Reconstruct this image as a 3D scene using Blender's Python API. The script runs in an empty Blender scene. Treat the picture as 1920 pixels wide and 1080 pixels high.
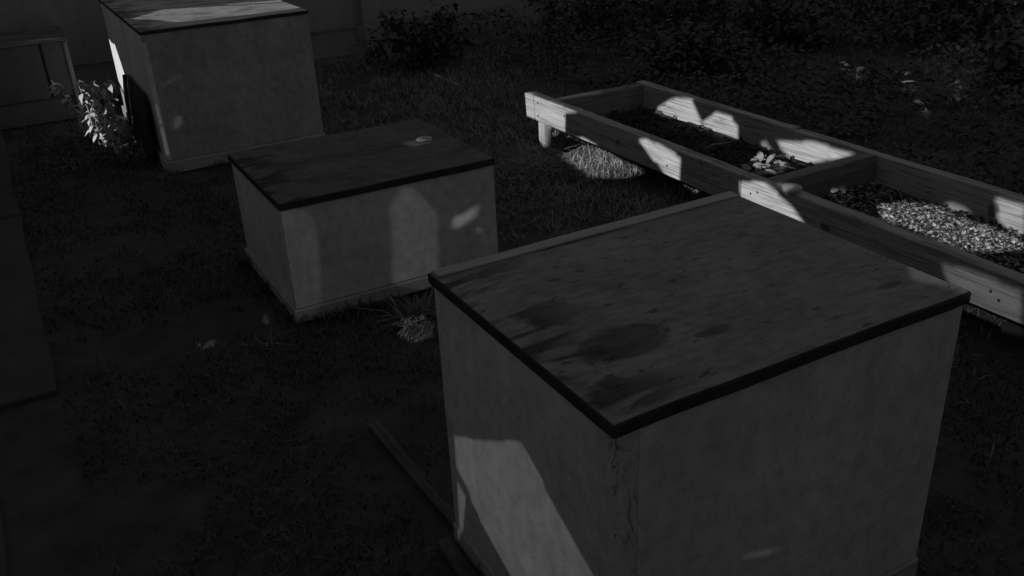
import bpy, bmesh, math, random
import numpy as np
from mathutils import Vector, Matrix, noise

random.seed(7); rng = np.random.default_rng(7)
SC = bpy.context.scene
COL = SC.collection
rad = math.radians

# ------------------------------------------------------------------ camera
FOC, PITCH, ROLL, YAW, CH = 1722.7361, rad(25.757), rad(-2.9179), rad(-28.0679), 2.4
_cy, _sy = math.cos(YAW), math.sin(YAW)
CW = Vector((-_sy*math.cos(PITCH), _cy*math.cos(PITCH), -math.sin(PITCH)))
_r0 = Vector((_cy, _sy, 0)); _u0 = _r0.cross(CW)
_c, _s = math.cos(ROLL), math.sin(ROLL)
CR = _c*_r0 + _s*_u0; CU = -_s*_r0 + _c*_u0
cam = bpy.data.cameras.new('camera')
cam.sensor_width = 36.0; cam.lens = FOC/1920*36.0
cam.clip_start = 0.05; cam.clip_end = 500
co = bpy.data.objects.new('camera', cam); COL.objects.link(co)
M3 = Matrix((CR, CU, -CW)).transposed()
co.matrix_world = Matrix.Translation((0, 0, CH)) @ M3.to_4x4()
SC.camera = co

# ------------------------------------------------------------------ world, sun, exposure
SUN_EL, SUN_AZ = rad(28), rad(28)            # low light from the left, slightly from the front
SUN = Vector((-math.cos(SUN_EL)*math.cos(SUN_AZ), -math.cos(SUN_EL)*math.sin(SUN_AZ), math.sin(SUN_EL)))
SKY_STRENGTH = 0.06
w = bpy.data.worlds.new('World'); SC.world = w; w.use_nodes = True
nt = w.node_tree; nt.nodes.clear()
sky = nt.nodes.new('ShaderNodeTexSky'); sky.sky_type = 'NISHITA'; sky.sun_disc = False
sky.sun_elevation = SUN_EL; sky.sun_rotation = math.atan2(SUN.x, SUN.y)
bw = nt.nodes.new('ShaderNodeRGBToBW')       # the photograph comes from a monochrome night camera
bg = nt.nodes.new('ShaderNodeBackground'); bg.inputs['Strength'].default_value = SKY_STRENGTH
wo = nt.nodes.new('ShaderNodeOutputWorld')
nt.links.new(sky.outputs[0], bw.inputs[0]); nt.links.new(bw.outputs[0], bg.inputs['Color'])
nt.links.new(bg.outputs[0], wo.inputs[0])
sl = bpy.data.lights.new('sun', 'SUN'); sl.energy = 5.0; sl.angle = rad(0.3); sl.color = (1, 1, 1)
so = bpy.data.objects.new('sun', sl); COL.objects.link(so)
so.rotation_euler = SUN.to_track_quat('Z', 'Y').to_euler()
vs = SC.view_settings
SC.display_settings.display_device = 'sRGB'
vs.view_transform = 'Standard'; vs.look = 'None'; vs.exposure = 0; vs.gamma = 1; vs.use_curve_mapping = False

# ------------------------------------------------------------------ helpers
def tag(o, label=None, cat=None, group=None, kind=None):
    if label: o['label'] = label
    if cat: o['category'] = cat
    if group: o['group'] = group
    if kind: o['kind'] = kind
    return o

def link_mesh(name, verts, faces, mat, parent=None, smooth=False, mats=None, idx=None):
    me = bpy.data.meshes.new(name)
    me.from_pydata([tuple(v) for v in verts], [], faces)
    for m in (mats or [mat]): me.materials.append(m)
    if idx is not None: me.polygons.foreach_set('material_index', idx)
    if smooth: me.polygons.foreach_set('use_smooth', [True]*len(me.polygons))
    me.update()
    o = bpy.data.objects.new(name, me); COL.objects.link(o)
    if parent: o.parent = parent
    return o

def fast_mesh(name, V, F, mat, parent=None):
    """V (n,3) array, F (m,3) or (m,4) array"""
    me = bpy.data.meshes.new(name)
    k = F.shape[1]
    me.vertices.add(len(V)); me.vertices.foreach_set('co', np.asarray(V, np.float32).ravel())
    me.loops.add(F.size); me.loops.foreach_set('vertex_index', F.astype(np.int32).ravel())
    me.polygons.add(len(F)); me.polygons.foreach_set('loop_start', np.arange(0, F.size, k, dtype=np.int32))
    me.update(calc_edges=True); me.validate()
    me.materials.append(mat)
    o = bpy.data.objects.new(name, me); COL.objects.link(o)
    if parent: o.parent = parent
    return o

def empty(name, loc):
    o = bpy.data.objects.new(name, None); o.location = loc; o.empty_display_size = .1
    COL.objects.link(o); return o

def box_bm(x0, x1, y0, y1, z0, z1, bev=0.004, seg=2, wob=0.0, cuts=0, axis=0, seed=0):
    """one bevelled box, optionally subdivided along an axis and slightly warped"""
    bm = bmesh.new()
    bmesh.ops.create_cube(bm, size=1)
    for v in bm.verts:
        v.co = Vector(((x0+x1)/2+v.co.x*(x1-x0), (y0+y1)/2+v.co.y*(y1-y0), (z0+z1)/2+v.co.z*(z1-z0)))
    if cuts:
        lo, hi = ((x0, x1), (y0, y1), (z0, z1))[axis]
        n = Vector((0, 0, 0)); n[axis] = 1
        for i in range(1, cuts+1):
            p = Vector((0, 0, 0)); p[axis] = lo+(hi-lo)*i/(cuts+1)
            bmesh.ops.bisect_plane(bm, geom=bm.verts[:]+bm.edges[:]+bm.faces[:], plane_co=p, plane_no=n)
    if bev:
        sharp = [e for e in bm.edges if len(e.link_faces) == 2 and e.calc_face_angle(0) > 0.6]
        bmesh.ops.bevel(bm, geom=sharp, offset=bev, segments=seg, affect='EDGES', profile=.5)
    if wob:
        for v in bm.verts:
            d = noise.noise_vector(v.co*3.1+Vector((seed*7.3, seed*1.7, 0)))
            v.co += d*wob
    return bm

def finish(name, bm, mat, parent=None, rel=None, mats=None, idxf=None):
    if rel is not None:
        bmesh.ops.translate(bm, verts=bm.verts, vec=-Vector(rel))
    if idxf:
        bm.normal_update()
        for f in bm.faces: f.material_index = idxf(f)
    me = bpy.data.meshes.new(name); bm.to_mesh(me); bm.free()
    for m in (mats or [mat]): me.materials.append(m)
    o = bpy.data.objects.new(name, me); COL.objects.link(o)
    if parent: o.parent = parent
    return o

def box(name, x0, x1, y0, y1, z0, z1, mat, parent=None, **k):
    rel = Vector(parent.location) if parent else None
    return finish(name, box_bm(x0, x1, y0, y1, z0, z1, **k), mat, parent, rel)

# ------------------------------------------------------------------ materials (all neutral: a monochrome camera)
def mat(name, lo, hi, scale=6.0, stretch=(1, 1, 1), detail=6, rough=.8, bump=0.0, bscale=40.0, p0=.3, p1=.7,
        spec=.3, extra=None):
    m = bpy.data.materials.new(name); m.use_nodes = True
    n = m.node_tree.nodes; l = m.node_tree.links
    b = n['Principled BSDF']
    b.inputs['Roughness'].default_value = rough
    b.inputs['Specular IOR Level'].default_value = spec
    tc = n.new('ShaderNodeTexCoord'); mp = n.new('ShaderNodeMapping'); mp.inputs['Scale'].default_value = stretch
    l.new(tc.outputs['Object'], mp.inputs['Vector'])
    no = n.new('ShaderNodeTexNoise'); no.inputs['Scale'].default_value = scale; no.inputs['Detail'].default_value = detail
    no.inputs['Roughness'].default_value = .62
    l.new(mp.outputs[0], no.inputs['Vector'])
    cr = n.new('ShaderNodeValToRGB')
    cr.color_ramp.elements[0].position = p0; cr.color_ramp.elements[1].position = p1
    cr.color_ramp.elements[0].color = (lo, lo, lo, 1); cr.color_ramp.elements[1].color = (hi, hi, hi, 1)
    l.new(no.outputs['Fac'], cr.inputs[0])
    col = cr.outputs[0]
    if extra: col = extra(n, l, tc, mp, col)
    l.new(col, b.inputs['Base Color'])
    if bump:
        nb = n.new('ShaderNodeTexNoise'); nb.inputs['Scale'].default_value = bscale; nb.inputs['Detail'].default_value = 5
        l.new(mp.outputs[0], nb.inputs['Vector'])
        bp = n.new('ShaderNodeBump'); bp.inputs['Strength'].default_value = bump; bp.inputs['Distance'].default_value = .01
        l.new(nb.outputs['Fac'], bp.inputs['Height']); l.new(bp.outputs[0], b.inputs['Normal'])
    return m

def mulby(n, l, a, fac):
    x = n.new('ShaderNodeMixRGB'); x.blend_type = 'MULTIPLY'; x.inputs[0].default_value = 1
    l.new(a, x.inputs[1]); l.new(fac, x.inputs[2]); return x.outputs[0]

def ramp(n, l, src, stops):
    cr = n.new('ShaderNodeValToRGB'); e = cr.color_ramp.elements
    while len(e) < len(stops): e.new(.5)
    for i, (p, v) in enumerate(stops): e[i].position = p; e[i].color = (v, v, v, 1)
    l.new(src, cr.inputs[0]); return cr.outputs[0]

def nz(n, l, tc, scale, stretch=(1, 1, 1), detail=5, dist=0.0, off=(0, 0, 0)):
    mp = n.new('ShaderNodeMapping'); mp.inputs['Scale'].default_value = stretch; mp.inputs['Location'].default_value = off
    l.new(tc.outputs['Object'], mp.inputs[0])
    t = n.new('ShaderNodeTexNoise'); t.inputs['Scale'].default_value = scale; t.inputs['Detail'].default_value = detail
    t.inputs['Distortion'].default_value = dist
    l.new(mp.outputs[0], t.inputs['Vector']); return t.outputs['Fac']

def paint_extra(n, l, tc, mp, col):
    f1 = ramp(n, l, nz(n, l, tc, 90, detail=3), [(.30, .62), (.42, 1)])          # fine specks of dirt
    f2 = ramp(n, l, nz(n, l, tc, 2.2, (1, 1, .5), dist=1.2), [(.3, .80), (.62, 1)])  # broad grime
    f3 = ramp(n, l, nz(n, l, tc, 17, (1, 1, .8), detail=6), [(.3, .78), (.6, 1)])
    f4 = ramp(n, l, nz(n, l, tc, 46, detail=2, off=(4, 4, 1)), [(.24, .45), (.29, 1)])
    return mulby(n, l, mulby(n, l, mulby(n, l, mulby(n, l, col, f1), f2), f3), f4)
M_paint = mat('white_paint', .62, .74, 5, rough=.6, bump=.12, bscale=70, extra=paint_extra)

def chip_extra(n, l, tc, mp, col, lo=.5, hi=.56):
    c = paint_extra(n, l, tc, mp, col)
    f = ramp(n, l, nz(n, l, tc, 7.5, (1, 1, .55), detail=6, dist=1.6), [(.475, 1), (.5, .18), (.512, .2), (.53, 1)])
    g = ramp(n, l, nz(n, l, tc, 3.1, (1, 1, .7), detail=2, off=(3, 1, 2)), [(lo, 0), (hi, 1)])
    x = n.new('ShaderNodeMixRGB'); x.inputs[1].default_value = (1, 1, 1, 1)
    l.new(g, x.inputs[0]); l.new(f, x.inputs[2])
    return mulby(n, l, c, x.outputs[0])
M_chip = mat('cracked_white_paint', .56, .66, 5, rough=.65, bump=.35, bscale=55, extra=chip_extra)
M_paint2 = mat('darker_white_paint', .36, .47, 5, rough=.65, bump=.15, bscale=70, extra=paint_extra)  # darker copy of the white paint, for the tall box's front panel only
M_plinth = mat('weathered_plinth_paint', .32, .46, 5, (.5, 3, 3), rough=.8, bump=.3)

def lid_mat(name, lo, hi, ellipse=None, damp=.35):
    def ex(n, l, tc, mp, col):
        blot = ramp(n, l, nz(n, l, tc, 4.2, (.8, 1.35, 1), detail=9, dist=.5), [(.34, damp), (.45, .88), (.6, 1.05)])
        # heavier staining near the left edge (x small)
        sx = n.new('ShaderNodeSeparateXYZ'); l.new(tc.outputs['Object'], sx.inputs[0])
        left = ramp(n, l, sx.outputs['X'], [(.0, 1), (.10, .9), (.34, 0)])
        st = ramp(n, l, nz(n, l, tc, 6.2, (.6, 1.5, 1), detail=9, dist=.8, off=(5, 2, 0)), [(.42, .22), (.52, 1)])
        x = n.new('ShaderNodeMixRGB'); x.inputs[1].default_value = (1, 1, 1, 1); l.new(left, x.inputs[0]); l.new(st, x.inputs[2])
        g0 = ramp(n, l, nz(n, l, tc, 22, (.6, 1.5, 1), detail=6), [(.32, .72), (.62, 1.08)])
        sp = ramp(n, l, nz(n, l, tc, 34, (.5, 1.2, 1), detail=3, off=(3, 3, 3)), [(.29, .4), (.36, 1)])
        grain = mulby(n, l, g0, sp)
        c = mulby(n, l, mulby(n, l, mulby(n, l, col, blot), x.outputs[0]), grain)
        if ellipse:
            for (ex_, ey_, rx, ry, dark) in ellipse:
                mp2 = n.new('ShaderNodeMapping'); mp2.vector_type = 'POINT'
                mp2.inputs['Location'].default_value = (-ex_/rx, -ey_/ry, 0); mp2.inputs['Scale'].default_value = (1/rx, 1/ry, 0)
                l.new(tc.outputs['Object'], mp2.inputs[0])
                wn = n.new('ShaderNodeTexNoise'); wn.inputs['Scale'].default_value = 2.1; wn.inputs['Detail'].default_value = 4
                l.new(mp2.outputs[0], wn.inputs['Vector'])
                ad = n.new('ShaderNodeMixRGB'); ad.blend_type = 'ADD'; ad.inputs[0].default_value = .65
                l.new(mp2.outputs[0], ad.inputs[1])
                sb = n.new('ShaderNodeVectorMath'); sb.operation = 'SUBTRACT'; sb.inputs[1].default_value = (.5, .5, .5)
                l.new(wn.outputs['Color'], sb.inputs[0]); l.new(sb.outputs[0], ad.inputs[2])
                ml = n.new('ShaderNodeVectorMath'); ml.operation = 'MULTIPLY'; ml.inputs[1].default_value = (1, 1, 0)
                l.new(ad.outputs[0], ml.inputs[0])
                ln = n.new('ShaderNodeVectorMath'); ln.operation = 'LENGTH'; l.new(ml.outputs[0], ln.inputs[0])
                c = mulby(n, l, c, ramp(n, l, ln.outputs['Value'], [(.82, dark), (1.0, 1)]))
        return c
    return mat(name, lo, hi, 2.5, rough=.85, bump=.35, bscale=30, extra=ex)
M_edge = mat('black_lid_edge', .03, .06, 12, rough=.9, bump=.3, spec=.1)

def wood_extra(axis):
    def ex(n, l, tc, mp, col):
        s = [9, 9, 26]; s[axis] = .7
        g = ramp(n, l, nz(n, l, tc, 3, tuple(s), detail=6, dist=.5), [(.34, .55), (.5, 1), (.7, 1.08)])
        s2 = [14, 14, 30]; s2[axis] = .9
        crack = ramp(n, l, nz(n, l, tc, 1.6, tuple(s2), detail=3, dist=.3, off=(2, 7, 1)), [(.485, 1), (.5, .22), (.51, .25), (.525, 1)])
        gate = ramp(n, l, nz(n, l, tc, 2.3, detail=1, off=(9, 1, 4)), [(.52, 0), (.6, 1)])
        x = n.new('ShaderNodeMixRGB'); x.inputs[1].default_value = (1, 1, 1, 1); l.new(gate, x.inputs[0]); l.new(crack, x.inputs[2])
        kn = ramp(n, l, nz(n, l, tc, 5.5, detail=2, off=(1, 4, 8)), [(.27, .35), (.33, 1)])
        return mulby(n, l, mulby(n, l, mulby(n, l, col, g), x.outputs[0]), kn)
    return ex
def wood(name, lo, hi, axis):
    st = [4, 4, 8]; st[axis] = .8
    return mat(name, lo, hi, 3, tuple(st), rough=.85, bump=.5, bscale=12, extra=wood_extra(axis))
M_woodY = wood('weathered_timber_lengthwise', .27, .41, 1)
M_woodX = wood('weathered_timber_crosswise', .14, .22, 0)  # darker than the side boards; shade on the cross boards is in the colour
M_woodZ = wood('weathered_timber_upright', .22, .34, 2)
M_fence = mat('grey_fence_board', .24, .31, 3, (3, 3, .6), rough=.9, bump=.3)
M_cab = mat('dull_grey_panel', .10, .14, 4, rough=.9, bump=.2)
M_skid = wood('dark_timber_skid', .06, .11, 1)
M_soil = mat('dark_soil', .035, .075, 14, rough=.95, bump=.9, bscale=30, spec=.1)
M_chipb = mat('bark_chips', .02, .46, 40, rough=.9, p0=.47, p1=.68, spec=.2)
M_ground = mat('dark_ground', .05, .10, 3.5, rough=.97, bump=.8, bscale=22, spec=.1)
M_grass = mat('grass_blades', .10, .26, 7, rough=.7, spec=.2)  # lighter than the lawn so tufts look lit; light put in the colour
M_lawn = mat('lawn_blades', .055, .14, 5, rough=.8, spec=.15)  # darker grass copy; the unlit look is put in the colour
M_dry = mat('dry_lawn_blades', .14, .30, 5, rough=.8, spec=.15)
M_leafcov = mat('creeping_leaves', .06, .12, 9, rough=.8, spec=.1)
M_chipd = mat('shaded_mulch', .02, .07, 30, rough=.95, spec=.1)  # far-half bark chips, their shade put into the colour
M_leafdark = mat('dark_leaves', .04, .085, 9, rough=.6, spec=.25)
M_leafpale = mat('pale_leaves', .22, .40, 16, rough=.6)
M_weed = mat('weed_leaves', .30, .50, 9, rough=.55)
M_slab = mat('worn_concrete', .055, .09, 3.2, rough=.92, bump=.4)
M_black = mat('near_black', .012, .02, 6, rough=.6)
M_wall = mat('pale_screen_boards', .60, .68, 4, rough=.9)
M_house = mat('pale_render', .60, .68, 4, rough=.9)
M_roof = mat('roof_tile', .1, .16, 6)
M_nail = mat('rusty_nail', .03, .05, 30, rough=.7)
def filter_mat(name, t):  # see-through filter that weakens light in the added screen's gaps
    m = bpy.data.materials.new(name); m.use_nodes = True
    n = m.node_tree.nodes; l = m.node_tree.links; b = n['Principled BSDF']
    b.inputs['Base Color'].default_value = (.25, .25, .25, 1); b.inputs['Roughness'].default_value = 1
    tr = n.new('ShaderNodeBsdfTransparent'); mx = n.new('ShaderNodeMixShader'); mx.inputs[0].default_value = t
    l.new(b.outputs[0], mx.inputs[1]); l.new(tr.outputs[0], mx.inputs[2]); l.new(mx.outputs[0], n['Material Output'].inputs[0])
    return m

# ------------------------------------------------------------------ ground, path
def sheet(name, x0, x1, y0, y1, z, mat_, nx, ny, amp, parent=None):
    X, Y = np.meshgrid(np.linspace(x0, x1, nx), np.linspace(y0, y1, ny))
    V = np.stack([X.ravel(), Y.ravel(), np.full(X.size, z)], 1)
    for i in range(len(V)):
        V[i, 2] += amp*noise.noise(Vector((V[i, 0]*1.7, V[i, 1]*1.7, 3)))
    a = np.arange(nx*ny).reshape(ny, nx)
    F = np.stack([a[:-1, :-1], a[:-1, 1:], a[1:, 1:], a[1:, :-1]], -1).reshape(-1, 4)
    return fast_mesh(name, V, F, mat_, parent)
g = sheet('ground', -60, 90, -40, 110, -.02, M_ground, 230, 230, .015); tag(g, kind='structure')

path = empty('path', (-.7, 6, 0)); tag(path, kind='structure')
ys = [4.66, 7.7, 10.9]
for i in range(len(ys)-1):
    box('paving_slab', -1.15, -.155+random.uniform(-.01, .01), ys[i]+.003, ys[i+1]-.003, -.05, .008, M_slab, path, bev=.012, wob=.02, cuts=16, axis=1, seed=i)
for i, (a, b) in enumerate([(1.2, 3.95)]):
    box('paving_slab', -1.15, -.47, a, b, -.05, .008, M_slab, path, bev=.012, wob=.02, cuts=14, axis=1, seed=20+i)

# ------------------------------------------------------------------ unseen building behind the camera, gapped screen at left, both added to block light
WX, WY0, WY1, WZ1 = -1.3, -1.4, 18.0, 8.6
hs = empty('sky_block_house', (5, -3.6, 0))
box('wall', WX+.05, 14, -6, WY0, 0, 5.0, M_house, hs, bev=0)
rf = link_mesh('roof', [(WX-.2-5, -6.3+3.6, 5.0), (14.3-5, -6.3+3.6, 5.0), (14.3-5, WY0+.25+3.6, 5.0), (WX-.2-5, WY0+.25+3.6, 5.0), (WX-.2-5, -.1, 6.6), (14.3-5, -.1, 6.6)],
               [(0, 1, 5, 4), (2, 3, 4, 5), (0, 4, 3), (1, 2, 5), (3, 2, 1, 0)], M_roof, hs)
tag(hs, 'unseen building added behind the camera to block sky light', 'sky_block_house')

def un(px, py, ax, val):
    """where the sight line of a photograph point meets a real plane: used for measuring the place"""
    d = CW + CR*((px-960)/FOC) - CU*((py-540)/FOC)
    C0 = Vector((0, 0, CH)); t = (val-C0[ax])/d[ax]
    return C0 + d*t
def to_wall(P):
    s = (WX-P.x)/SUN.x
    Q = P + SUN*s
    return (Q.y, Q.z)
X, Y, Z = 0, 1, 2
# light that comes through gaps cut in the added screen to shape it: (plane axis, plane value, outline measured in the photograph, share let through)
GAPS = [
 (X, 3.99, [(977, 166), (1003, 174), (1062, 198), (1062, 249), (978, 213)], 1),
 (X, 3.99, [(1003, 220), (1025, 225), (1025, 278), (1003, 247)], 1),
 (X, 3.99, [(1062, 197), (1090, 208), (1062, 209)], 1),
 (X, 3.99, [(1198, 258), (1215, 255), (1280, 292), (1277, 346), (1247, 326)], 1),
 (X, 4.97, [(1236, 214), (1233, 200), (1262, 181), (1300, 183), (1318, 222), (1318, 242)], 1),
 (X, 4.97, [(1318, 226), (1345, 208), (1372, 216), (1387, 232), (1387, 264), (1318, 242)], 1),
 (X, 4.97, [(1426, 263), (1438, 262), (1452, 285), (1447, 288), (1428, 278)], .5),
 (X, 4.97, [(1452, 259), (1525, 263), (1612, 285), (1507, 309), (1490, 300)], 1),
 (X, 3.99, [(1389, 336), (1435, 338), (1490, 382), (1526, 432), (1392, 376)], 1),
 (X, 3.99, [(1768, 486), (1925, 540), (1925, 625), (1805, 592)], .17),
 (X, 4.97, [(1768, 382), (1790, 374), (1815, 384), (1830, 398), (1805, 408), (1778, 400)], .4),
 (X, 4.97, [(1866, 366), (1930, 384), (1930, 452), (1895, 440), (1872, 412)], .75),
 (Z, .22, [(1653, 384), (1700, 377), (1760, 386), (1850, 428), (1930, 452), (1930, 468), (1830, 474), (1740, 442), (1660, 412)], 1),
 (Z, .24, [(1403, 300), (1440, 287), (1480, 300), (1475, 318), (1425, 322)], .6),
 (Z, .05, [(1060, 295), (1090, 266), (1130, 274), (1202, 316), (1170, 327), (1100, 327)], 1),
 (Z, .42, [(1455, 340), (1490, 338), (1502, 350), (1480, 360)], .5),
 (Z, .27, [(1555, 357), (1585, 347), (1583, 358), (1560, 362)], .4),
 (X, 1.03, [(198, 66), (214, 80), (246, 174), (238, 184), (206, 132)], 1),
 (X, 1.03, [(215, 150), (240, 186), (243, 232), (222, 205)], .5),
 (Y, 9.2, [(150, 128), (205, 128), (250, 225), (258, 285), (185, 272)], .9),
 (Y, 8.008, [(286, 163), (291, 163), (295, 178), (289, 178)], .25),
 (Y, 8.008, [(292, 195), (299, 195), (321, 290), (313, 290)], .25),
 (Z, 1.195, [(250, 34), (300, 17), (545, 3), (570, 13), (480, 25), (340, 40)], .32),
 (Z, 1.195, [(420, 7), (540, -2), (530, 3), (430, 9)], .4),
 (Y, 4.69, [(529, 396), (568, 384), (598, 412), (612, 585), (560, 600)], .028),
 (Y, 4.69, [(735, 392), (758, 348), (790, 350), (832, 400), (834, 550), (735, 530)], .05),
 (Y, 4.69, [(838, 432), (862, 404), (905, 380), (897, 404), (862, 428)], .2),
 (Y, 4.69, [(893, 428), (908, 425), (906, 446)], .12),
 (X, 1.07, [(851, 815), (980, 825), (1130, 1092), (968, 1092), (880, 932), (856, 890)], .066),
 (X, 1.07, [(856, 888), (876, 925), (869, 1006), (863, 1010)], .066),
 (Y, 1.52, [(1400, 1042), (1425, 1027), (1490, 1014), (1445, 1038)], .05),
 (Y, 8.02, [(300, 160), (342, 134), (346, 144), (306, 166)], .03),
 (Y, 8.02, [(320, 242), (330, 221), (345, 214), (347, 230), (326, 248)], .09),
 (Z, .05, [(720, 628), (735, 600), (788, 588), (797, 625), (750, 642)], .30),
 (Z, .04, [(345, 655), (352, 642), (378, 632), (380, 645)], .25),
 (Z, .04, [(462, 600), (470, 575), (484, 606), (475, 612)], .2),
 (Z, .73, [(755, 266), (800, 256), (812, 264), (780, 273)], .25),
 (Z, .12, [(1590, 134), (1605, 121), (1622, 128), (1612, 137)], .4),
 (Z, .12, [(1682, 155), (1700, 142), (1718, 148), (1705, 158)], .4),
 (Z, .12, [(1775, 172), (1790, 160), (1812, 166), (1800, 174)], .4),
 (Z, .12, [(1720, 196), (1730, 186), (1745, 206), (1735, 208)], .4),
 (Z, .45, [(1700, 60), (1800, 50), (1870, 80), (1800, 120), (1720, 110)], .06),
 (Y, 10.61, [(12, 76), (118, 69), (118, 74), (12, 80)], .14),
 (Z, .409, [(1045, 187), (1045, 180), (1135, 166), (1135, 173)], .12),
]
def clip(poly, a, b, inside):
    out = []
    def side(p):
        c = (b[0]-a[0])*(p[1]-a[1])-(b[1]-a[1])*(p[0]-a[0])
        return c if inside else -c
    for i in range(len(poly)):
        p, q = poly[i], poly[(i+1) % len(poly)]
        sp, sq = side(p), side(q)
        if sp >= 0: out.append(p)
        if (sp > 0 > sq) or (sp < 0 < sq):
            t = sp/(sp-sq); out.append((p[0]+t*(q[0]-p[0]), p[1]+t*(q[1]-p[1])))
    return out
def hull(pts):
    pts = sorted(set(pts))
    def half(ps):
        h = []
        for p in ps:
            while len(h) >= 2 and (h[-1][0]-h[-2][0])*(p[1]-h[-2][1])-(h[-1][1]-h[-2][1])*(p[0]-h[-2][0]) <= 0: h.pop()
            h.append(p)
        return h
    a, b = half(pts), half(pts[::-1]); return a[:-1]+b[:-1]
def area(p): return .5*sum(p[i][0]*p[(i+1) % len(p)][1]-p[(i+1) % len(p)][0]*p[i][1] for i in range(len(p)))
holes = []
for ax, val, pts, t in GAPS:
    W_ = [un(px, py, ax, val) for px, py in pts]
    if ax == X and val == 1.03:
        for q in W_: q.y = min(q.y, 10.465)      # the wall of the box ends here
    h = hull([to_wall(q) for q in W_])
    if len(h) > 2: holes.append((h, t))

light_screen = empty('light_screen', (WX, 6, 0)); tag(light_screen, 'unseen board screen added at the left, its gaps cut to shape the light', 'light_screen')
bv, bf = [], []
yb = WY0-.02; k = 0
while yb < WY1:
    off = .022*(k % 2)
    pieces = [[(yb, -.02), (yb+.26, -.02), (yb+.26, WZ1), (yb, WZ1)]]
    for h, t in holes:
        nxt = []
        for p in pieces:
            rem = p
            for i in range(len(h)):
                a, b = h[i], h[(i+1) % len(h)]
                o_ = clip(rem, a, b, False)
                if len(o_) > 2 and abs(area(o_)) > 1e-7: nxt.append(o_)
                rem = clip(rem, a, b, True)
                if len(rem) < 3: break
        pieces = nxt
    for p in pieces:
        if area(p) < 0: p = p[::-1]
        n0 = len(bv); m = len(p)
        bv += [(-off-.02, a-6, b) for a, b in p] + [(-off, a-6, b) for a, b in p]
        bf.append(tuple(n0+i for i in range(m))[::-1]); bf.append(tuple(n0+m+i for i in range(m)))
        bf += [(n0+i, n0+(i+1) % m, n0+m+(i+1) % m, n0+m+i) for i in range(m)]
    yb += .25; k += 1
link_mesh('wall', bv, bf, M_wall, light_screen)
cms = {}; PAD = .03
for i, (h, t) in enumerate(holes):
    if t >= 1: continue
    if t not in cms: cms[t] = filter_mat('gap_filter_%d' % round(t*100), t)
    cx = sum(p[0] for p in h)/len(h); cz = sum(p[1] for p in h)/len(h)
    ex = hull([(p[0]+PAD*math.cos(q*math.pi/4), p[1]+PAD*math.sin(q*math.pi/4)) for p in h for q in range(8)])
    xx = -.046-.0012*i; ky, kz = SUN.y/SUN.x, SUN.z/SUN.x
    link_mesh('gap_filter', [(xx, a-6+xx*ky, b+xx*kz) for a, b in ex], [tuple(range(len(ex)))], cms[t], light_screen)  # added filter over each weaker gap, dims its light patch

# ------------------------------------------------------------------ the row of white boxes
def crate(name, label, x, y, wd, dp, ht, lidmat, lid_t=.05, skirt=.1, skirt_out=.03, chip=False, over=.012, pm=None):
    r = empty(name, (x, y, 0)); tag(r, label, 'box', 'white lidded boxes standing in a row')
    t = .03; z0 = skirt; z1 = ht-lid_t
    L = r.location
    def part(nm, a, b, c, d, e, f, m, **k):
        return finish(nm, box_bm(a, b, c, d, e, f, **k), m, r)
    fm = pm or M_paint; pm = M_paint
    cw = .075 if chip else .0
    if chip:   # corner boards with opened, flaking joints
        for (a, b, c, d) in ((0, cw, 0, t), (wd-cw, wd, 0, t), (0, t, t+.001, cw), (0, t, dp-cw, dp)):
            part('corner_board', a, b, c, d, z0, z1, M_chip if a < .1 and c < .1 else M_paint, bev=.002, wob=.0012, cuts=10, axis=2, seed=a+c)
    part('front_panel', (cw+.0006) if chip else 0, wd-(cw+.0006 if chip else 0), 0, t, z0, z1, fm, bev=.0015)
    part('side_panel', 0, t, (cw+.0006) if chip else t+.001, dp-(cw+.0006 if chip else 0), z0, z1, pm, bev=.0015)
    part('side_panel', wd-t, wd, t+.001, dp, z0, z1, pm, bev=.003)
    part('back_panel', t+.001, wd-t-.001, dp-t, dp, z0, z1, pm, bev=.003)
    so_ = skirt_out
    part('plinth', -so_, wd+so_*.4, -so_, dp, 0, skirt-.004, M_plinth, bev=.008, wob=.004, cuts=8, axis=0, seed=x)
    # lid: weathered top with a black edge
    bm = box_bm(-over, wd+over, -over, dp+over, z1+.002, ht, bev=.007, seg=3, wob=.005, cuts=14, axis=0, seed=y)
    lid = finish('lid', bm, None, r, mats=[lidmat, M_edge], idxf=lambda f: 0 if f.normal.z > .985 else 1)
    return r

M_lidN = lid_mat('weathered_lid_with_damp_patch', .22, .29, [(.252, .312, .16, .092, .42), (.50, .225, .075, .022, .45), (1.13, .15, .06, .018, .5)], damp=.93)
M_lidM = lid_mat('dark_weathered_lid', .10, .15, None, .6)
M_lidF = lid_mat('weathered_lid', .40, .52, None, .55)
near = crate('white_box', 'large white box in the foreground with a stained flat lid and cracked front corner', 1.0699, 1.5203, 1.282, 1.039, 1.093+.042, M_lidN, chip=True, lid_t=.042, skirt_out=.012)
mid = crate('white_box', 'low white box with a dark lid, between the two taller ones', 1.1172, 4.691, 1.30, 1.098, .678+.044, M_lidM, lid_t=.044, skirt=.085, skirt_out=.02)
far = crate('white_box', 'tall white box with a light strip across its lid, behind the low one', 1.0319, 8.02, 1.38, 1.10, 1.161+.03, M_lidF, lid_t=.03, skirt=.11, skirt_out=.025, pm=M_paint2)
far2 = crate('white_box', 'farthest box of the row, bright edge showing behind the tall one', 1.0319, 9.20, 1.38, 1.27, 1.185, M_lidF, lid_t=.03, skirt=.1)
box('back_batten', 0+1.0699, 1.288+1.0699, 2.559-.045, 2.559+.01, 1.1355, 1.145, M_plinth, near, bev=.004, wob=.004, cuts=16, axis=0)
# bright front corner strip of the tall box
box('corner_strip', 1.0319-.012, 1.0319+.03, 8.02-.012, 8.02-.001, .12, 1.10, M_paint, far, bev=.003)
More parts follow.
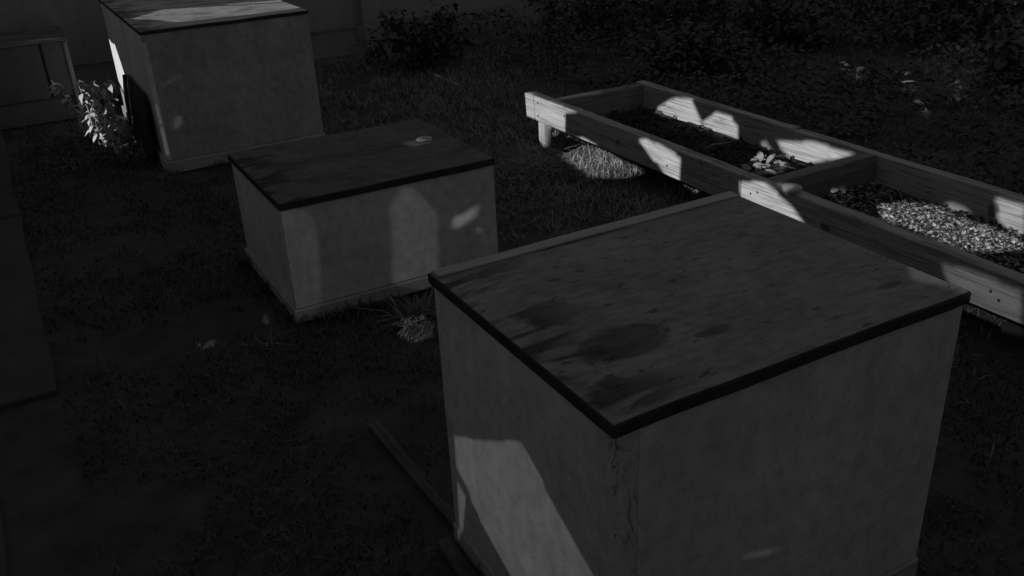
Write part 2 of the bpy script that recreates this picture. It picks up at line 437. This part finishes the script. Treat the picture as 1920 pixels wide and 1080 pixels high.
# pale box in the second row, at the left
f3 = empty('cabinet', (-.7, 10.613, 0)); tag(f3, 'wide grey box with two front panels at the far left', 'box')
box('front_panel', -.7, .370, 10.613, 10.64, .25, .80, M_cab, f3, bev=.004)
box('front_panel', .40, .64, 10.613, 10.64, .25, .80, M_cab, f3, bev=.004)
box('body', -.69, .63, 10.641, 11.4, .0, .80, M_cab, f3, bev=.004)
box('lid', -.72, .655, 10.60, 11.43, .803, .845, M_woodX, f3, bev=.006)
box('leg', .60, .642, 10.60, 10.612, 0, .795, M_woodZ, f3, bev=.004)

# plank lying by the near box
pk = finish('plank', box_bm(-.028, .028, -.42, .42, 0, .02, bev=.006, wob=.004, cuts=6, axis=1), M_skid)
pk.location = (1.10, 3.05, 0); pk.rotation_euler = (0, 0, rad(1.5)); tag(pk, 'narrow dark plank lying on the ground left of the foreground box', 'plank')
pk2 = finish('plank', box_bm(-.03, .03, -.62, .62, 0, .035, bev=.006, wob=.005, cuts=6, axis=1, seed=4), M_skid)
pk2.location = (1.01, 1.95, 0); pk2.rotation_euler = (0, 0, rad(-1)); tag(pk2, 'dark plank lying against the base of the foreground box', 'plank')

# near-black sheet added over the dark lower left of the far boxes
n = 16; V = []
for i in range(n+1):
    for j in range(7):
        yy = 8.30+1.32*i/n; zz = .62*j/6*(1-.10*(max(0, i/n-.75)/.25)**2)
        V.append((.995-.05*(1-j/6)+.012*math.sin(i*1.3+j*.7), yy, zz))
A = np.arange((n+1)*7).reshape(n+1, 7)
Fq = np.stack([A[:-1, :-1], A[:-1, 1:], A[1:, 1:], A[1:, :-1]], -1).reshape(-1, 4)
bs = fast_mesh('dark_sheet', np.array(V), Fq, M_black); tag(bs, 'near-black sheet added where the left side of the tall boxes is dark', 'sheet')
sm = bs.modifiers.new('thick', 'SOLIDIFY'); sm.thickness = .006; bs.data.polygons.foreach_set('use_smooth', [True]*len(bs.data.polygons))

# ------------------------------------------------------------------ raised timber bed
T1, T2, ZB, ZT, TH = 3.99, 4.97, .195, .41, .09
bed = empty('raised_bed', (4.5, 4, 0)); tag(bed, 'long weathered timber raised bed with cross boards, right of the boxes', 'raised bed')
kw = dict(bev=.006, wob=.008)
box('side_board', T1, T1+TH, 4.262, 6.895, ZB, ZT, M_woodY, bed, cuts=14, axis=1, seed=1, **kw)
box('side_board', T1, T1+TH, .6, 4.256, ZB, ZT, M_woodY, bed, cuts=16, axis=1, seed=2, **kw)
box('side_board', T2, T2+TH, 4.80, 6.74, ZB, ZT, M_woodY, bed, cuts=12, axis=1, seed=3, **kw)
box('side_board', T2+.006, T2+TH, .6, 4.795, ZB, ZT-.006, M_woodY, bed, cuts=16, axis=1, seed=4, **kw)
box('end_block', T1-.006, T1+TH+.01, 6.905, 7.04, ZB, ZT+.004, M_woodY, bed, cuts=2, axis=0, seed=9, **kw)
box('end_board', T1+TH+.002, T2-.004, 6.62, 6.715, ZB, ZT-.002, M_woodX, bed, cuts=6, axis=0, seed=5, **kw)
box('cross_board', T1+TH+.002, T2-.004, 4.02, 4.12, ZB, ZT-.003, M_woodX, bed, cuts=6, axis=0, seed=6, **kw)
for (yy) in (6.79, 4.18, 1.2):
    box('leg', T1+.003, T1+.085, yy-.05, yy+.05, -.02, ZB-.002, M_woodZ, bed, bev=.005)
    box('leg', T2+.003, T2+.085, min(yy, 6.68)-.05, min(yy, 6.68)+.05, -.02, ZB-.002, M_woodZ, bed, bev=.005)
def nail(x, y, z):
    bm = bmesh.new(); bmesh.ops.create_uvsphere(bm, u_segments=8, v_segments=5, radius=.009)
    for v in bm.verts: v.co.x *= .4
    o = finish('nail', bm, M_nail, bed); o.location = Vector((x, y, z))-Vector(bed.location)
for (a, b) in ((4.16, .31), (4.10, .335), (5.02, .27), (6.83, .36), (6.83, .25), (4.36, .36), (4.36, .25), (6.40, .34), (2.45, .30), (2.40, .27)): nail(T1-.002, a, b)
# soil held in the bed
ns = 60
so2 = sheet('soil', T1+TH+.003-4.5, T2-.004-4.5, .6-4, 4.015-4, .19, M_soil, 30, 110, .035, bed); so2['kind'] = 'stuff'
so3 = sheet('soil', T1+TH+.003-4.5, T2-.004-4.5, 4.125-4, 6.615-4, .19, M_soil, 30, 90, .03, bed); so3['kind'] = 'stuff'
def chips(name, x0, x1, y0, y1, z, cnt, s0, s1, m, parent=None, rel=(0, 0, 0)):
    P = np.stack([rng.uniform(x0, x1, cnt), rng.uniform(y0, y1, cnt), np.full(cnt, z)], 1)
    P[:, 2] += rng.uniform(0, .03, cnt)
    base = np.array([[-1, -1, -.3], [1, -1, -.3], [1, 1, -.3], [-1, 1, -.3], [-.8, -.7, .3], [.7, -.9, .3], [.9, .8, .3], [-.9, .8, .3]])
    fc = np.array([[4, 5, 6, 7], [0, 1, 5, 4], [1, 2, 6, 5], [2, 3, 7, 6], [3, 0, 4, 7]])
    S = rng.uniform(s0, s1, (cnt, 1, 3))*np.array([1.5, .7, .6])
    V = base[None]*S*(1+rng.uniform(-.35, .35, (cnt, 8, 3)))
    az, tx, ty = rng.uniform(0, 6.28, cnt), rng.normal(0, .45, cnt), rng.normal(0, .45, cnt)
    c, s = np.cos(az), np.sin(az)
    Rz = np.zeros((cnt, 3, 3)); Rz[:, 0, 0] = c; Rz[:, 0, 1] = -s; Rz[:, 1, 0] = s; Rz[:, 1, 1] = c; Rz[:, 2, 2] = 1
    Rx = np.zeros((cnt, 3, 3)); Rx[:, 0, 0] = 1; Rx[:, 1, 1] = np.cos(tx); Rx[:, 1, 2] = -np.sin(tx); Rx[:, 2, 1] = np.sin(tx); Rx[:, 2, 2] = np.cos(tx)
    Ry = np.zeros((cnt, 3, 3)); Ry[:, 1, 1] = 1; Ry[:, 0, 0] = np.cos(ty); Ry[:, 0, 2] = np.sin(ty); Ry[:, 2, 0] = -np.sin(ty); Ry[:, 2, 2] = np.cos(ty)
    V = np.einsum('nij,nkj->nki', Rz@Rx@Ry, V)+P[:, None]-np.array(rel)
    F = (fc[None]+(np.arange(cnt)*8)[:, None, None]).reshape(-1, 4)
    o = fast_mesh(name, V.reshape(-1, 3), F, m, parent); return o
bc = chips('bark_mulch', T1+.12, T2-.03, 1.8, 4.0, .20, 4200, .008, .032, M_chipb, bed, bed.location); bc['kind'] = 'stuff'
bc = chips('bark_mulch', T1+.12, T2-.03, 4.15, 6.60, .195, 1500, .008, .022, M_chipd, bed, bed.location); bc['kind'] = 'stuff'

# ------------------------------------------------------------------ leaves
def leaf_geom(length, width, curl=.25, seg=4):
    V, F = [], []
    for i in range(seg+1):
        t = i/seg
        wd = width*.5*math.sin(math.pi*min(1, .08+.92*t))**.8 if t < 1 else 0.002
        zc = -curl*length*t*t
        for sx in (-1, 0, 1):
            V.append((sx*wd, t*length, zc+(0 if sx == 0 else .12*wd)))
    for i in range(seg):
        for j in range(2):
            a = i*3+j; F.append((a, a+1, a+4, a+3))
    return np.array(V), np.array(F)
def leaves(name, pos, dirs, L, m, parent=None, wr=.5, curl=.3, rel=(0, 0, 0), seg=3):
    """pos (n,3), dirs (n,3) leaf axis"""
    v, f = leaf_geom(1, wr, curl, seg)
    n = len(pos)
    d = dirs/np.linalg.norm(dirs, axis=1, keepdims=True)
    up = np.tile([0, 0, 1.0], (n, 1))+rng.normal(0, .35, (n, 3))
    xa = np.cross(d, up); xa /= np.linalg.norm(xa, axis=1, keepdims=True)
    za = np.cross(xa, d)
    B = np.stack([xa, d, za], 2)
    V = np.einsum('nij,kj->nki', B, v)*L[:, None, None]+pos[:, None]-np.array(rel)
    F = (f[None]+(np.arange(n)*len(v))[:, None, None]).reshape(-1, 4)
    return fast_mesh(name, V.reshape(-1, 3), F, m, parent)
def tube(pts, r0, r1, sides=5):
    V, F = [], []
    for i, p in enumerate(pts):
        p = np.array(p); q = np.array(pts[min(i+1, len(pts)-1)])-np.array(pts[max(i-1, 0)])
        q = q/np.linalg.norm(q); a = np.cross(q, [.3, 1, .1]); a /= np.linalg.norm(a); b = np.cross(q, a)
        r = r0+(r1-r0)*i/(len(pts)-1)
        for s in range(sides):
            t = 6.2832*s/sides; V.append(p+r*(a*math.cos(t)+b*math.sin(t)))
    for i in range(len(pts)-1):
        for s in range(sides):
            F.append((i*sides+s, i*sides+(s+1) % sides, (i+1)*sides+(s+1) % sides, (i+1)*sides+s))
    return V, F

# leafy weed beside the far boxes
wd_ = empty('leafy_weed', (.68, 9.3, 0)); tag(wd_, 'leafy weed with pale drooping leaves growing beside the tall boxes', 'plant')
wp, wdv = [], []
for k in range(15):
    a = rng.uniform(0, 6.28); lean = rng.uniform(.05, .22); h = rng.uniform(.35, .80)
    bx, by = rng.uniform(-.12, .12), rng.uniform(-.55, .45)
    pts = [(bx+lean*math.cos(a)*(t/5)**1.5, by+lean*math.sin(a)*(t/5)**1.5, h*t/5) for t in range(6)]
    V_, F_ = tube(pts, .006, .002); link_mesh('stem', V_, F_, M_weed, wd_)
    for j in range(30):
        t = rng.uniform(.12, 1)*5; i = min(4, int(t)); fr = t-i
        p = np.array(pts[i])*(1-fr)+np.array(pts[i+1])*fr
        b = rng.uniform(0, 6.28); wp.append(p); wdv.append((math.cos(b), math.sin(b), rng.uniform(-.9, .3)))
wl = leaves('foliage', np.array(wp), np.array(wdv), rng.uniform(.06, .12, len(wp)), M_weed, wd_, wr=.42, curl=.45); wl['kind'] = 'stuff'

# fallen leaves
def fallen(px, py, z, size, label, m=M_leafpale, group=None, tilt=.15, az=None, wr=.5):
    v, f = leaf_geom(size, size*wr, .18, 5)
    p = un(px, py, Z, z)
    o = fast_mesh('fallen_leaf', v, f, m); o.location = p
    o.rotation_euler = (rng.normal(.1, tilt), rng.normal(0, tilt), rng.uniform(0, 6.28) if az is None else az)
    md = o.modifiers.new('thick', 'SOLIDIFY'); md.thickness = .001
    tag(o, label, 'leaf', group); return o
fallen(782, 264, .731, .17, 'pale fallen leaf lying on the lid of the low box', az=rad(-80))
fallen(1478, 362, .43, .17, 'broad pale leaf lying on the cross board of the timber bed', az=rad(-60), wr=.7)
fallen(1560, 361, .27, .13, 'small pale leaf on the soil in the near part of the timber bed', az=rad(-65), wr=.35)
for (a, b, lb) in ((1597, 132, 'leftmost of the four pale fallen leaves beyond the timber bed'), (1690, 154, 'second from the left of the four pale fallen leaves beyond the timber bed'),
                  (1782, 170, 'rightmost of the four pale fallen leaves beyond the timber bed'), (1728, 190, 'pale fallen leaf lying closest to the timber bed, of four beyond it')):
    fallen(a, b, .10, .15, lb, group='fallen leaves beyond the timber bed', wr=.4)
fallen(470, 14, 1.20, .10, 'crumpled dead leaf on the lit lid of the tall box', tilt=.5)
lp = np.array([list(un(rng.uniform(1405, 1478), rng.uniform(290, 320), Z, .235)) for _ in range(26)])
ll = leaves('leaf_litter', lp, np.stack([rng.normal(0, 1, 26), rng.normal(0, 1, 26), rng.uniform(-.1, .5, 26)], 1), rng.uniform(.05, .1, 26), M_leafpale, bed, wr=.55, rel=bed.location); ll['kind'] = 'stuff'
# dry twig in the bed
V_, F_ = tube([un(1322, 280, Z, .24), un(1335, 271, Z, .28), un(1352, 269, Z, .27), un(1372, 266, Z, .25)], .006, .003)
tw = link_mesh('twig', V_, F_, M_leafpale); tag(tw, 'bent dry twig lying on the soil at the far end of the bed', 'twig')
# small pale stake at the back
p = un(1008, 118, Z, 0)
sk = finish('stake', box_bm(-.022, .022, -.01, .01, 0, .18, bev=.003), M_woodX); sk.location = p; sk.rotation_euler = (0, rad(3), .5)
tag(sk, 'short grey stake standing in the dark ground behind the timber bed', 'stake')

# ------------------------------------------------------------------ back fence
FY = 11.62
fen = empty('board_fence', (2, FY, 0)); tag(fen, 'grey board fence with a gap along the ground, across the back', 'fence')
x = -1.25; k = 0
while x < 7.1:
    wd = random.uniform(.24, .30)
    box('board', x+.0006, min(x+wd, 7.15)-.0006, FY, FY+.022, .38+random.uniform(-.012, .012), 2.05+random.uniform(-.02, .02), M_fence, fen, bev=.003, seed=k)
    x += wd; k += 1
for px_ in (-.9, 1.7, 4.3, 6.9):
    box('post', px_-.13, px_+.13, FY-.13, FY-.004, -.02, 2.1, M_fence, fen, bev=.01)
for (a, b) in ((-.76, 1.56), (1.84, 4.16)):
    box('kickboard', a, b, FY+.06, FY+.09, .02, .36, M_fence, fen, bev=.004)
box('rail', -1.3, 7.15, FY+.024, FY+.07, .44, .54, M_woodX, fen, bev=.004)
box('rail', -1.3, 7.15, FY+.024, FY+.07, 1.7, 1.8, M_woodX, fen, bev=.004)

# ------------------------------------------------------------------ dark shrubs at the right and back
def shrub(x, y, r, h, cnt, label, L=(.06, .12)):
    s = empty('shrub', (x, y, 0)); tag(s, label, 'shrub', 'dark shrubs beyond the timber bed')
    C_ = np.stack([rng.normal(0, r*.5, 40), rng.normal(0, r*.5, 40), rng.uniform(.08, h, 40)], 1)
    ci = rng.integers(0, 40, cnt)
    P = C_[ci]+rng.normal(0, r*.17, (cnt, 3)); P[:, 2] = np.abs(P[:, 2])+.02
    D = np.stack([rng.normal(0, 1, cnt), rng.normal(0, 1, cnt), rng.normal(-.15, .6, cnt)], 1)
    lf = leaves('foliage', P, D, rng.uniform(L[0], L[1], cnt), M_leafdark, s, wr=.5); lf['kind'] = 'stuff'
    for i in range(7):
        c = C_[i]; V_, F_ = tube([(0, 0, 0), tuple(c*[.4, .4, .5]), tuple(c)], .014, .005); link_mesh('stem', V_, F_, M_leafdark, s)
SH = [(4.7, 10.5, .5, .5, 'low dark shrub in front of the back fence, left of the others'), (7.4, 10.9, .8, .9, 'dark shrub at the right end of the back fence'),
      (9.3, 10.6, .9, 1.0, 'dark shrub farthest back beyond the timber bed'), (8.6, 8.6, .7, .5, 'low dark shrub midway between the bed and the far shrubs'),
      (11.2, 9.2, .9, .9, 'dark shrub in the far corner at upper right'), (10.2, 7.4, .8, .6, 'dark shrub with glinting leaves near the right edge'),
      (9.2, 5.6, .6, .4, 'low dark shrub nearest the right edge'), (6.9, 8.2, .55, .35, 'small dark shrub just behind the end of the bed')]
for a in SH: shrub(*a[:4], int(2600*a[2]), a[4])

cn_ = 26000
cp = np.stack([rng.uniform(5.3, 13, cn_), rng.uniform(3.5, 12.5, cn_), np.zeros(cn_)], 1)
cn2 = np.array([noise.noise(Vector((p[0]*.9, p[1]*.9, 7))) for p in cp])
cp = cp[cn2 > -.15]; cp[:, 2] = rng.uniform(.0, .22, len(cp))*(1+np.clip(cn2[cn2 > -.15], 0, 1))
cv = leaves('ground_cover', cp, np.stack([rng.normal(0, 1, len(cp)), rng.normal(0, 1, len(cp)), rng.normal(0, .4, len(cp))], 1), rng.uniform(.03, .085, len(cp)), M_leafcov, None, wr=.55)
tag(cv, 'dark creeping foliage covering the ground beyond the timber bed', 'ground cover', kind='stuff')

# ------------------------------------------------------------------ grass
def grass(name, P, H_, m, label=None, bb=(.2, 1.5)):
    n = len(P)
    az = rng.uniform(0, 6.28, n); bend = rng.uniform(bb[0], bb[1], n)*H_; wdt = rng.uniform(.0025, .006, n)
    dx, dy = np.cos(az), np.sin(az); sx, sy = -dy*wdt, dx*wdt
    z0 = P[:, 2]
    def row(t, wsc):
        cx = P[:, 0]+dx*bend*t*t; cy = P[:, 1]+dy*bend*t*t; cz = z0+H_*(t-.25*t*t*bend/H_)
        return np.stack([cx-sx*wsc, cy-sy*wsc, cz], 1), np.stack([cx+sx*wsc, cy+sy*wsc, cz], 1)
    a0, a1 = row(0, 1); b0, b1 = row(.55, .85); c0, c1 = row(1, .15)
    V = np.stack([a0, a1, b0, b1, c0, c1], 1).reshape(-1, 3)
    f = np.array([[0, 1, 3, 2], [2, 3, 5, 4]])
    F = (f[None]+(np.arange(n)*6)[:, None, None]).reshape(-1, 4)
    o = fast_mesh(name, V, F, m); tag(o, label, 'grass', kind='stuff'); return o
N = 210000
P = np.stack([rng.uniform(-.15, 9.5, N), rng.uniform(.6, 11.5, N), np.full(N, -.02)], 1)
cl = np.array([noise.noise(Vector((p[0]*1.3, p[1]*1.3, 0)))+.5*noise.noise(Vector((p[0]*4, p[1]*4, 2))) for p in P])
keep = cl+rng.normal(0, .18, N) > -.12
def inside(P, x0, x1, y0, y1): return (P[:, 0] > x0) & (P[:, 0] < x1) & (P[:, 1] > y0) & (P[:, 1] < y1)
for b in ((1.03, 2.40, 1.49, 2.58), (1.07, 2.44, 4.64, 5.81), (.97, 2.44, 7.96, 10.34), (4.5, 4.94, 0, 6.8)): keep &= ~inside(P, *b)
P = P[keep]; P[:, 2] += .008*np.sin(P[:, 0]*5)*np.cos(P[:, 1]*4)
dry = (P[:, 0] > 2.3) & (P[:, 0] < 5.2+rng.normal(0, .5, len(P))) & (P[:, 1]+rng.normal(0, .5, len(P)) > 2.9)
grass('grass', P[dry], rng.uniform(.02, .08, int(dry.sum())), M_dry, 'paler dry grass between the boxes and the timber bed')
P = P[~dry]
grass('grass', P, rng.uniform(.015, .06, len(P)), M_lawn, 'short dark grass covering the ground around the boxes')
# longer tufts where the photograph shows them
tp = []; P2 = []
for (x0, y0, r, c) in ((3.75, 6.1, .28, 330), (3.95, 5.9, .22, 230), (3.55, 6.35, .15, 80), (4.22, 5.75, .22, 220), (4.3, 6.2, .2, 120), (1.64, 4.35, .07, 90), (1.74, 4.40, .05, 60), (.85, 4.55, .08, 14), (.45, 8.9, .3, 160), (.85, 8.7, .12, 120), (1.0, 7.9, .06, 30), (1.75, 9.0+1.6, .3, 60)):
    a, q = rng.uniform(0, 6.28, c), r*np.sqrt(rng.uniform(0, 1, c))
    tp.append(np.stack([x0+q*np.cos(a), y0+q*np.sin(a), np.full(c, -.015)], 1))
for (x0, x1, y0, y1) in ((1.055, 2.36, 1.505, 2.56), (1.095, 2.42, 4.668, 5.79), (1.0, 2.42, 7.99, 9.12)):
    for (ax, ay, bx, by, c) in ((x0, y0, x1, y0, 420), (x0, y0, x0, y1, 330), (x1, y0, x1, y1, 200)):
        t = rng.uniform(0, 1, c); nrm = np.array([-1 if ax == bx == x0 else (1 if ax == bx else 0), -1 if ay == by else 0])
        q = rng.exponential(.02, c)+.004
        edge = np.stack([ax+(bx-ax)*t+nrm[0]*q, ay+(by-ay)*t+nrm[1]*q, np.full(c, -.015)], 1)
        kp = np.array([noise.noise(Vector((e[0]*3, e[1]*3, 5))) for e in edge])+rng.normal(0, .2, c) > 0
        P2.append(edge[kp])
tp = np.concatenate(tp)
P2 = np.concatenate(P2); grass('grass_edging', P2, rng.uniform(.03, .12, len(P2)), M_lawn, 'dark grass growing up against the bases of the boxes')
for b in ((1.04, 2.40, 1.50, 2.58), (1.07, 2.44, 4.66, 5.81), (.97, 2.44, 7.96, 10.34)): tp = tp[~inside(tp, *b)]
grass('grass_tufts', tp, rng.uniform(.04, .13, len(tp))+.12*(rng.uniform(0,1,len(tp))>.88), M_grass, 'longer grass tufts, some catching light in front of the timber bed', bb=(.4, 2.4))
